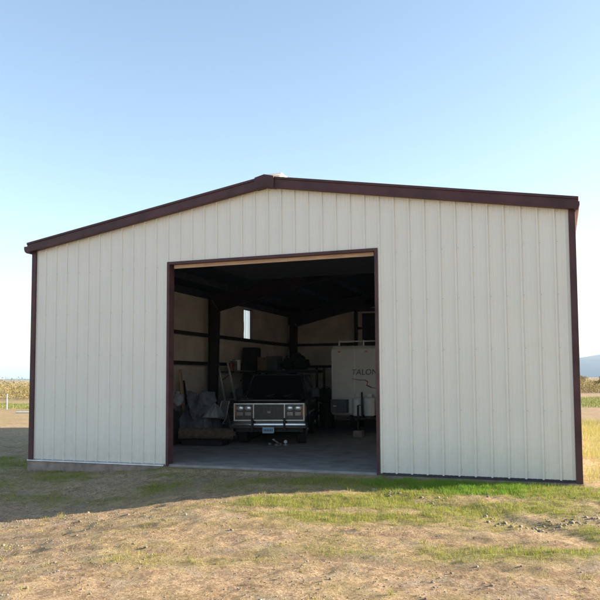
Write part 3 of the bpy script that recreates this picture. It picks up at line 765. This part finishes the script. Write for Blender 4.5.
for i, (x, lean, m_, lb) in enumerate(((-5.62, .10, 'wood', 'pale board leaning on the left wall, nearest the doorway'), (-5.56, .16, 'steel', 'dark board leaning beside the pale board on the left wall'), (-5.6, .12, 'box', 'short brown board leaning behind the dark board on the left wall'))):
    s = MB(); s.box(-.02, .02, -.07, .07, 0, 2.2-.35*i)
    o = s.build('timber_board', M[m_], bevel=.003); o.location = (x+.1, 6.5+i*.22, 0); o.rotation_euler = (0, -lean, 0); tag(o, lb, 'board')
T = empty('garden_chair', (-4.55, 6.7, 0), R(-35), 'folding chair with pale fabric back behind the grey tarp', 'chair')
for sx in (-.25, .25):
    s = MB(); s.tube([(sx, -.2, 0), (sx, .22, .62), (sx, .34, 1.15)], .013, 8); s.build('frame', M['alu'], T)
    s = MB(); s.tube([(sx, .3, 0), (sx, -.2, .45)], .013, 8); s.build('leg', M['alu'], T)
s = MB(); s.box(-.24, .24, -.2, .22, .44, .46); s.build('seat', M['tarplight'], T)
s = MB(); s.box(-.24, .24, -.01, .01, 0, .6); o = s.build('backrest', M['tarplight'], T); o.location = (0, .23, .58); o.rotation_euler = (R(-12), 0, 0)
T = empty('pale_sack', (-4.62, 4.35, 1.12), 0, 'pale rounded sack on top of the dark heap, nearest the left jamb', 'sack')
s = MB(); s.ball((0, 0, .15), .19, 3, (1, .8, .95), .3); s.build('sack_body', M['tarplight'], T, smooth=True)
s = MB(); s.cyl((0, 0, .30), (.02, 0, .40), .035, .06, n=10); s.build('knot', M['tarplight'], T)
T = empty('tool_bag', (-3.55, 5.3, .0), R(20), 'dark open tool bag on the floor beside the front wheel', 'bag')
s = MB(); s.box(-.25, .25, -.15, .15, 0, .28, bev=.05); s.build('bag_body', M['bag'], T, smooth=True)
s = MB(); s.tube([(-.18, 0, .27), (-.14, 0, .40), (.14, 0, .40), (.18, 0, .27)], .012, 8); s.build('handle', M['black'], T)
T = empty('push_mower', (-3.9, 7.6, 0), R(30), 'dark push mower with its handle up between heap and truck', 'mower')
s = MB(); s.box(-.24, .24, -.3, .3, .09, .2, bev=.03); s.cyl((0, 0, .2), (0, 0, .36), .13, .11, n=20); s.build('deck', M['black'], T)
s = MB(); s.tube([(-.2, .28, .15), (-.22, .9, .95), (.22, .9, .95), (.2, .28, .15)], .012, 8); s.build('handlebar', M['alu'], T)
for x in (-.26, .26):
    for y in (-.24, .24):
        s = MB(); s.cyl((x-.02, y, .1), (x+.02, y, .1), .1, n=20); s.build('wheel', M['tyre'], T)
# rolled carpet
s = MB(); s.cyl((-4.4, 4.05, .33), (-2.95, 4.6, .31), .16, n=24); s.cyl((-4.41, 4.046, .33), (-4.39, 4.054, .33), .10, n=20); s.cyl((-2.96, 4.596, .31), (-2.91, 4.616, .31), .08, n=20)
tag(s.build('rolled_carpet', M['carpet'], smooth=True), 'rolled brown carpet lying low beside the truck', 'carpet')
s = MB(); s.box(-4.35, -3.1, 4.1, 4.55, 0, .15, mtx=None); tag(s.build('wood_pallet', M['steel'], bevel=.01), 'dark low timber pallet under the rolled carpet', 'pallet')
# ladder leaning on the wall
def ladder():
    T = empty('ladder', (-5.0, 8.9, 0), 0, 'aluminium ladder leaning against the left wall near the column', 'ladder')
    a0, a1 = Vector((.05, -.18, 0)), Vector((-.62, .0, 2.62)); b0, b1 = Vector((.33, .12, 0)), Vector((-.34, .22, 2.60))
    for a, b_ in ((a0, a1), (b0, b1)):
        s = MB(); s.cyl(a, b_, .042, n=6); s.build('rail', M['alu'], T)
    for k in range(1, 9):
        q = k/9; s = MB(); s.cyl(a0.lerp(a1, q), b0.lerp(b1, q), .018, n=8); s.build('rung', M['alu'], T)
ladder()
# storage rack along the back left, timber deck
def rack():
    T = empty('storage_rack', (-4.15, 12.3, 0), 0, 'dark steel storage rack behind the truck loaded with boxes and bags', 'rack')
    for x in (-1.15, 1.3):
        for y in (-.45, .45):
            s = MB(); s.box(x-.035, x+.035, y-.035, y+.035, 0, 2.28); s.build('post', M['steel'], T)
    for z in (.5, 1.4, 2.14):
        for y in (-.45, .45):
            s = MB(); s.box(-1.11, 1.26, y-.025, y+.025, z-.05, z+.05); s.build('beam', M['steel'], T)
        s = MB()
        for k in range(6): s.box(-1.1, 1.25, -.42+k*.142, -.42+k*.142+.13, z+.052, z+.072)
        s.build('deck', M['boxgrey'] if z > 2 else M['bag'], T)
rack()
DZ = 2.213
def carton(loc, sx, sy, sz, m, rz, label, flap=True):
    T = empty('carton', loc, rz, label, 'box')
    s = MB(); s.box(-sx/2, sx/2, -sy/2, sy/2, 0, sz); s.build('carton_body', m, T, bevel=.006)
    s = MB(); s.box(-sx/2+.01, sx/2-.01, -.03, .03, sz+.0005, sz+.003); s.build('tape', M['boxgrey'], T)
carton((-5.12, 12.05, DZ), .40, .5, .50, M['box'], R(5), 'brown cardboard carton on the rack behind the truck')
carton((-4.66, 12.05, DZ), .46, .5, .54, M['boxgrey'], R(-4), 'taller grey carton right of the brown one on the rack')
def bag(loc, r, sc_, label, seed):
    T = empty('duffel_bag', loc, 0, label, 'bag')
    s = MB(); s.ball((0, 0, r*sc_[2]*.92), r, 3, sc_, .35); s.build('bag_body', M['bag'], T, smooth=True)
    s = MB(); pts = [(r*sc_[0]*.5*math.cos(a), 0, r*sc_[2]*1.6+.16*math.sin(a)) for a in [math.pi*i/8 for i in range(9)]]; s.tube(pts, .012, 6); s.build('strap', M['black'], T)
bag((-4.12, 12.1, DZ), .28, (1, .9, .85), 'dark round bag on the rack next to the grey carton', 1)
bag((-3.55, 12.15, DZ), .30, (1.1, .8, .75), 'dark long bag at the right end of the rack', 2)
bag((-3.84, 12.45, DZ), .30, (1, .7, 1.1), 'tall dark bag behind the two lower bags on the rack', 3)
# cabinet under the light panel
def cabinet():
    T = empty('cabinet', (-5.55, 11.85, 0), 0, 'tall dark cabinet against the left wall below the bright panel', 'cabinet')
    s = MB(); s.box(-.25, .25, -.3, .3, 0, 3.1); s.build('carcass', M['black'], T, bevel=.01)
    s = MB(); s.box(.251, .27, -.28, -.005, .05, 3.05); s.build('door', M['bag'], T); s = MB(); s.box(.251, .27, .005, .28, .05, 3.05); s.build('door', M['bag'], T)
cabinet()
# wall shelf with white jug and cans
def shelf():
    T = empty('wall_shelf', (-5.6, 10.5, 2.15), 0, 'dark wall shelf between the column and the tall cabinet', 'shelf')
    s = MB(); s.box(-.25, .3, -.95, 1.1, 0, .035); s.build('board', M['box'], T)
    for y in (-.8, .9):
        s = MB(); s.box(-.25, .28, y-.02, y+.02, -.04, -.001); s.cyl((-.24, y, -.35), (.25, y, -.03), .014, n=6); s.build('bracket', M['steel'], T)
shelf()
T = empty('paint_bucket', (-5.50, 10.35, 2.186), 0, 'white plastic bucket on the wall shelf', 'bucket')
s = MB(); s.cyl((0, 0, 0), (0, 0, .36), .13, .15, n=24); s.build('pail', M['white'], T, smooth=True)
s = MB(); s.cyl((0, 0, .361), (0, 0, .385), .157, n=24); s.build('lid', M['white'], T)
s = MB(); s.tube([(.155*math.cos(a), 0, .34-.2*math.sin(a)) for a in [math.pi*i/10 for i in range(11)]], .004, 5); s.build('bail', M['wire'], T)
for i, (y, h, r, m, nm, lb) in enumerate(((9.7, .26, .11, 'redtool', 'fuel_can', 'dull red can at the near end of the wall shelf'), (9.98, .34, .12, 'boxgrey', 'tin', 'grey tin between the red can and the white bucket'), (10.9, .22, .13, 'bag', 'tool_case', 'low dark case in the middle of the wall shelf'))):
    T = empty(nm, (-5.45, y, 2.186), 0, lb, 'can' if i < 2 else 'case')
    s = MB()
    if i == 2: s.box(-.15, .15, -.2, .2, 0, h, bev=.02)
    else: s.cyl((0, 0, 0), (0, 0, h), r, n=22)
    s.build('container', M[m], T, smooth=True)
    s = MB(); s.tube([(0, -.08, h), (0, -.07, h+.05), (0, .07, h+.05), (0, .08, h)], .008, 6); s.build('handle', M['black'], T)
# workbench junk between column and truck
def bench():
    T = empty('workbench', (-5.35, 10.6, 0), 0, 'dark workbench along the left wall under the shelf', 'workbench')
    s = MB(); s.box(-.4, .45, -1.2, 1.0, .88, .95); s.build('bench_top', M['box'], T, bevel=.005)
    for x in (-.33, .38):
        for y in (-1.1, .9):
            s = MB(); s.box(x-.04, x+.04, y-.04, y+.04, 0, .88); s.build('leg', M['steel'], T)
bench()
T = empty('tool_chest', (-5.25, 10.0, .952), R(8), 'grey tool chest with drawers on the workbench', 'tool chest')
s = MB(); s.box(-.25, .25, -.3, .3, 0, .42, bev=.012); s.build('chest_body', M['boxgrey'], T)
for k in range(3):
    s = MB(); s.box(.251, .262, -.27, .27, .04+k*.12, .14+k*.12); d = s.build('drawer', M['boxgrey'], T)
    s = MB(); s.box(.263, .28, -.18, .18, .11+k*.12, .125+k*.12); s.build('drawer_handle', M['alu'], d)
# compressor-like drum and wheelbarrow right of the truck
T = empty('drum', (-2.6, 12.3, 0), 0, 'black drum standing at the back between truck and trailer', 'drum')
s = MB(); s.cyl((0, 0, 0), (0, 0, .9), .29, n=32); s.build('shell', M['black'], T, smooth=True)
for z in (.02, .3, .6, .88):
    s = MB(); s.cyl((0, 0, z-.012), (0, 0, z+.012), .3, n=32); s.build('hoop', M['black'], T)
bag((-2.6, 12.25, .9), .36, (1, .8, .85), 'black sack slumped on top of the drum', 4)
T = empty('hand_truck', (-2.5, 11.4, 0), R(10), 'dark hand truck with curved handles between truck and trailer', 'hand truck')
s = MB()
for x in (-.2, .2): s.tube([(x, .0, .1), (x, .05, 1.15), (x*.9, .0, 1.35), (x*.4, -.15, 1.5)], .016, 8)
s.build('frame', M['black'], T)
for z in (.4, .75, 1.1):
    s = MB(); s.cyl((-.2, .03, z), (.2, .03, z), .012, n=8); s.build('crossbar', M['black'], T)
s = MB(); s.box(-.22, .22, -.28, .02, .02, .035); s.build('toe_plate', M['black'], T)
for x in (-.26, .26):
    s = MB(); s.cyl((x-.03, .1, .13), (x+.03, .1, .13), .13, n=24); s.build('wheel', M['tyre'], T)
# small jack and chain below the bumper
T = empty('floor_jack', (-1.75, 4.75, 0), R(60), 'small steel floor jack lying below the front bumper', 'jack')
s = MB(); s.box(-.06, .06, -.2, .2, .03, .08, bev=.008); s.build('chassis', M['dullchrome'], T)
s = MB(); s.cyl((0, -.15, .08), (0, .05, .16), .02); s.cyl((0, .05, .15), (0, .05, .18), .04, n=14); s.build('lifting_arm', M['alu'], T)
for y in (-.15, .15):
    s = MB(); s.cyl((-.09, y, .035), (.09, y, .035), .034, n=16); s.build('caster', M['alu'], T)
T = empty('work_light', (-1.50, 4.95, 0), R(20), 'small pale work lamp on the floor beside the jack', 'lamp')
s = MB(); s.cyl((0, 0, 0), (0, 0, .02), .06, n=18); s.tube([(0, 0, .02), (0, .02, .09), (0, -.02, .12)], .008, 6); s.build('stand', M['alu'], T)
s = MB(); s.cyl((0, -.02, .12), (0, -.09, .10), .03, .05, n=16); s.build('lamp_shade', M['white'], T)

# ------------------------------------------------------------------ grass, weeds, stones
def blades(name, X, Y, H, Wd, m, lean=.35, base=None):
    n = len(X); Z = gz(X, Y)-.004 if base is None else base
    a = nprng.uniform(0, 2*np.pi, n); c, s_ = np.cos(a), np.sin(a)
    la = nprng.uniform(0, 2*np.pi, n); ll = nprng.uniform(0, lean, n)*H
    A = np.stack([X-c*Wd/2, Y-s_*Wd/2, Z], 1); B = np.stack([X+c*Wd/2, Y+s_*Wd/2, Z], 1)
    C = np.stack([X+np.cos(la)*ll, Y+np.sin(la)*ll, Z+H], 1)
    V = np.stack([A, B, C], 1).reshape(-1, 3); Fc = np.arange(3*n).reshape(-1, 3)
    return tag(raw(name, V, Fc, m), kind='stuff')
def scatter(n, x0, x1, y0, y1, fn):
    X = nprng.uniform(x0, x1, n); Y = nprng.uniform(y0, y1, n); k = nprng.uniform(0, 1, n) < fn(X, Y)
    X, Y = X[k], Y[k]
    keep = ~((np.abs(X) < W+.15) & (Y > -.06) & (Y < L+.1)); keep &= ~((X > X1) & (X < X2) & (Y > -.4) & (Y < 0))
    return X[keep], Y[keep]
g = lambda x, y: np.clip(greenmask(x, y)*1.5-.15, 0, 1)*(fbm(x*9, y*9, 44) > .40)
X, Y = scatter(480000, -9, 8, -10, 3, g)
H = nprng.uniform(.015, .055, len(X))*(.45+1.0*greenmask(X, Y)**2+.9*np.exp(-((X-3.9)/1.8)**2-((Y+.7)/.5)**2))
o = blades('grass', X, Y, H, nprng.uniform(.003, .007, len(X)), M['grass'], .8); tag(o, 'short green grass in patches before the building', 'grass')
dry = lambda x, y: np.clip((fbm(x*1.1, y*1.1, 71)-.42)*2.2, 0, .8)*(fbm(x*7, y*7, 72) > .47)
X, Y = scatter(220000, -10, 9, -10.5, 3, dry)
o = blades('dry_grass', X, Y, nprng.uniform(.01, .04, len(X)), nprng.uniform(.003, .006, len(X)), M['drygrass'], 1.2); tag(o, 'thin straw coloured stubble on the dirt yard', 'grass')
X, Y = scatter(5200, -8, 8, -10, 2, lambda x, y: .15+.6*(fbm(x*1.5, y*1.5, 101) > .5))
nS = len(X); a_ = nprng.uniform(0, 6.3, nS); l_ = nprng.uniform(.03, .14, nS); w_ = .0022
dx, dy = np.cos(a_), np.sin(a_); Zs = gz(X, Y)+.006; Ze = gz(X+dx*l_, Y+dy*l_)+nprng.uniform(.004, .03, nS)
Vs = np.stack([np.stack([X-dy*w_, Y+dx*w_, Zs], 1), np.stack([X+dy*w_, Y-dx*w_, Zs], 1), np.stack([X+dx*l_+dy*w_, Y+dy*l_-dx*w_, Ze], 1), np.stack([X+dx*l_-dy*w_, Y+dy*l_+dx*w_, Ze+.003], 1)], 1).reshape(-1, 3)
tag(raw('dead_stems', Vs, np.arange(4*nS).reshape(-1, 4), M['drygrass']), 'dead straw stems lying on the dirt', 'straw', kind='stuff')
X, Y = scatter(110000, 2.2, 6.2, -1.7, -.1, lambda x, y: np.exp(-((x-3.9)/1.3)**4-((y+.75)/.5)**2)*np.clip((fbm(x*3, y*3, 151)-.33)*4, 0, 1))
o = blades('broadleaf_grass', X, Y, nprng.uniform(.02, .09, len(X))*(.5+fbm(X*4, Y*4, 152)), nprng.uniform(.005, .011, len(X)), M['lush'], 1.0); tag(o, 'lush bright green growth along the right front wall', 'grass')
cx_, cy2 = scatter(3200, -8, 7.5, -9, 2, lambda x, y: np.clip(greenmask(x, y)*1.1, .06, .8))
kk = nprng.integers(12, 40, len(cx_)); rp = np.repeat(np.arange(len(cx_)), kk)
tx_ = cx_[rp]+nprng.normal(0, .035, len(rp)); ty_ = cy2[rp]+nprng.normal(0, .035, len(rp)); ok = ~((np.abs(tx_) < W+.12) & (ty_ > -.08)); tx_, ty_, rp = tx_[ok], ty_[ok], rp[ok]
hh = nprng.uniform(.04, .11, len(cx_))[rp]*nprng.uniform(.5, 1, len(rp))
o = blades('grass_tufts', tx_, ty_, hh, nprng.uniform(.003, .007, len(rp)), M['weed'], 1.1); tag(o, 'taller mixed tufts dotted through the patchy grass', 'grass')
X, Y = scatter(160000, -9, 8, -10, 3, lambda x, y: .8*np.clip(greenmask(x, y)*1.2, 0, 1)*(fbm(x*5, y*5, 141) > .48))
o = blades('straw_in_grass', X, Y, nprng.uniform(.015, .06, len(X)), nprng.uniform(.003, .006, len(X)), M['drygrass'], 1.1); tag(o, 'dry blades mixed through the green grass', 'grass')
wd = lambda x, y: np.clip((fbm(x*.8, y*.8, 81)-.30)*2.5, 0, 1)
X, Y = scatter(60000, 6.25, 14, .3, 20, wd)
o = blades('weeds', X, Y, nprng.uniform(.05, .26, len(X))*(.5+fbm(X*1.5, Y*1.5, 83)), nprng.uniform(.006, .013, len(X)), M['weed'], .7); tag(o, 'yellow green weeds along the right side of the building', 'weeds')
X, Y = scatter(160000, -60, -12, 20, 46, lambda x, y: sstep(4.4, 2, np.abs((y-33.5)+(x+33)*.12))*.9)
X2_, Y2_ = scatter(80000, 6.5, 40, 36, 60, lambda x, y: .25+.75*fbm(x*.3, y*.3, 6))
o = blades('field_grass', np.r_[X, X2_], np.r_[Y, Y2_], nprng.uniform(.06, .22, len(X)+len(X2_)), nprng.uniform(.02, .05, len(X)+len(X2_)), M['field'], .5); tag(o, 'green grass strips beyond the yard', 'grass')
# stones
def stones(name, X, Y, S, label):
    ico = bmesh.new(); bmesh.ops.create_icosphere(ico, subdivisions=1, radius=1); bv = np.array([v.co[:] for v in ico.verts]); bf = np.array([[v.index for v in f.verts] for f in ico.faces]); ico.free()
    n = len(X); Z = gz(X, Y)
    sc3 = S[:, None]*nprng.uniform(.6, 1.3, (n, 3)); sc3[:, 2] *= .65
    a = nprng.uniform(0, 6.3, n); P = bv[None]*sc3[:, None, :]*(1+nprng.uniform(-.22, .22, (n, len(bv), 1)))
    px = P[..., 0]*np.cos(a)[:, None]-P[..., 1]*np.sin(a)[:, None]; py = P[..., 0]*np.sin(a)[:, None]+P[..., 1]*np.cos(a)[:, None]
    Vv = np.stack([px+X[:, None], py+Y[:, None], P[..., 2]+(Z+S*.15)[:, None]], -1).reshape(-1, 3)
    Ff = (bf[None]+(np.arange(n)*len(bv))[:, None, None]).reshape(-1, 3)
    return tag(raw(name, Vv, Ff, M['rock']), label, 'stones', kind='stuff')
X, Y = scatter(60000, -9, 8, -10.5, 2, lambda x, y: np.clip((fbm(x*.9, y*.9, 91)-.35)*1.6, .04, .8)*(1-.8*greenmask(x, y)))
stones('gravel', X, Y, nprng.uniform(.003, .011, len(X))*np.where(nprng.uniform(0, 1, len(X)) > .97, 2.4, 1)*np.where(X < -.5, 1.35, 1), 'small pebbles scattered over the dirt')
path = [(2.6, -1.5), (2.79, -1.66), (3.55, -1.97), (4.3, -2.71), (4.8, -3.23), (5.12, -3.85), (5.38, -3.9), (5.75, -3.45), (6.29, -2.9), (7.1, -2.3)]
PXs, PYs = [], []
for (a, b_), (c_, d) in zip(path, path[1:]):
    n = int(math.hypot(c_-a, d-b_)*(30 if b_ > -3 else 80))
    q = nprng.uniform(0, 1, n); PXs += list(a+(c_-a)*q+nprng.normal(0, .16, n)); PYs += list(b_+(d-b_)*q+nprng.normal(0, .09, n))
stones('swale_stones', np.array(PXs), np.array(PYs), nprng.uniform(.006, .030, len(PXs))*(.5+nprng.uniform(0, 1, len(PXs))**2), 'grey stones lining the shallow swale at lower right')

# ------------------------------------------------------------------ background vegetation
def leafcloud(clumps, per, size, m, name, parent=None):
    Vs = []; 
    for (x, y, z, rx, ry, rz_) in clumps:
        n = per; d = nprng.normal(0, 1, (n, 3)); d /= np.linalg.norm(d, axis=1)[:, None]; r = nprng.uniform(.25, 1, n)**.6
        c = np.array([x, y, z])+d*r[:, None]*np.array([rx, ry, rz_])
        c[:, 2] = np.maximum(c[:, 2], z-rz_*.98)
        u = nprng.normal(0, 1, (n, 3)); u /= np.linalg.norm(u, axis=1)[:, None]; v = np.cross(u, nprng.normal(0, 1, (n, 3))); v /= np.linalg.norm(v, axis=1)[:, None]
        s_ = nprng.uniform(.5, 1.2, (n, 1))*size
        Vs.append(np.stack([c-u*s_*.5, c+v*s_*.45, c+u*s_*.5], 1).reshape(-1, 3))
    V = np.concatenate(Vs); return raw(name, V, np.arange(len(V)).reshape(-1, 3), m, parent)
cl = []
for k in range(900):
    a = nprng.uniform(-85, 60); r = nprng.uniform(80, 118) if a > -5 else nprng.uniform(66, 112)
    x = r*math.sin(R(a)); y = r*math.cos(R(a))
    h = nprng.uniform(.8, 1.35)*(1+.35*math.sin(a*.5)); cl.append((x, y, h*.8-.4, nprng.uniform(1.3, 2.8), nprng.uniform(1.3, 2.8), h))
tag(leafcloud(cl, 330, .20, M['scrub'], 'scrub'), 'dry yellow brush massed beyond the wire fence', 'scrub', kind='stuff')
def tree(x, y, h, label):
    T = empty('desert_tree', (x, y, float(gz(x, y))), 0, label, 'tree', 'bare winter trees behind the yard')
    s = MB(); s.cyl((0, 0, -.1), (.1, 0, h*.45), .13, .08, n=8)
    for k in range(5):
        a = k*1.26+x; s.cyl((.08, 0, h*(.3+.04*k)), (math.cos(a)*h*.3, math.sin(a)*h*.3, h*(.65+.06*(k % 3))), .06, .02, n=6)
    s.build('trunk', M['bark'], T)
    cs = []
    for k in range(13):
        a = nprng.uniform(0, 6.3); q = nprng.uniform(0, .34)*h; cs.append((math.cos(a)*q, math.sin(a)*q, h*nprng.uniform(.42, .88), h*.17, h*.17, h*.13))
    leafcloud(cs, 260, .11, M['treeleaf'], 'crown', T)
names = ['rusty brown bare tree nearest the building corner', 'olive bushy tree second from the building corner', 'brown tree with broad crown beyond the grass strip', 'low olive tree at the right edge of the picture', 'grey brown tree behind the olive ones', 'tall thin brown tree far behind the yard', 'small rounded tree outside the yard on the right']
for i, (x, y, h) in enumerate(((8.2, 88, 1.9), (11.0, 92, 1.7), (6.6, 97, 2.1), (14.2, 90, 2.0), (12.4, 104, 2.3), (9.4, 108, 2.5), (18.2, 96, 2.4))): tree(x, y, h, names[i])
cl = []
for k in range(130):
    x = nprng.uniform(-5, 70); y = nprng.uniform(78, 125); cl.append((x, y, .3, nprng.uniform(1, 2.2), nprng.uniform(1, 2), nprng.uniform(.5, 1.1)))
tag(leafcloud(cl, 260, .15, M['treeleaf'], 'brush'), 'brown low brush below the far trees on the right', 'brush', kind='stuff')
# fence
FX, FY = -32.6, 28.6
def fence():
    T = empty('wire_fence', (FX, FY, 0), 0, 'thin wire fence on pale posts beyond the left yard', 'fence')
    d = Vector((-.97, .1, 0)); pts = []
    for k in range(-7, 8):
        p = d*(k*5.0); z = float(gz(FX+p.x, FY+p.y)); pts.append((p.x, p.y, z))
        s = MB(); s.cyl((p.x, p.y, z-.2), (p.x, p.y, z+1.15), .065, .055, n=10); s.build('post', M['post'], T)
    s = MB()
    for h in (.4, .8, 1.2):
        s.tube([(a, b_, c_+h) for a, b_, c_ in pts], .012, 5)
    s.build('wire', M['wire'], T)
fence()
s = MB(); s.cyl((-27.6, 23.9, float(gz(-27.6, 23.9))+.05), (-22.5, 25.2, float(gz(-22.5, 25.2))+.05), .055, n=14); tag(s.build('irrigation_pipe', M['pvc']), 'white pipe lying on the dirt beyond the left corner', 'pipe')
print('polys', sum(len(o.data.polygons) for o in bpy.data.objects if o.type == 'MESH'))
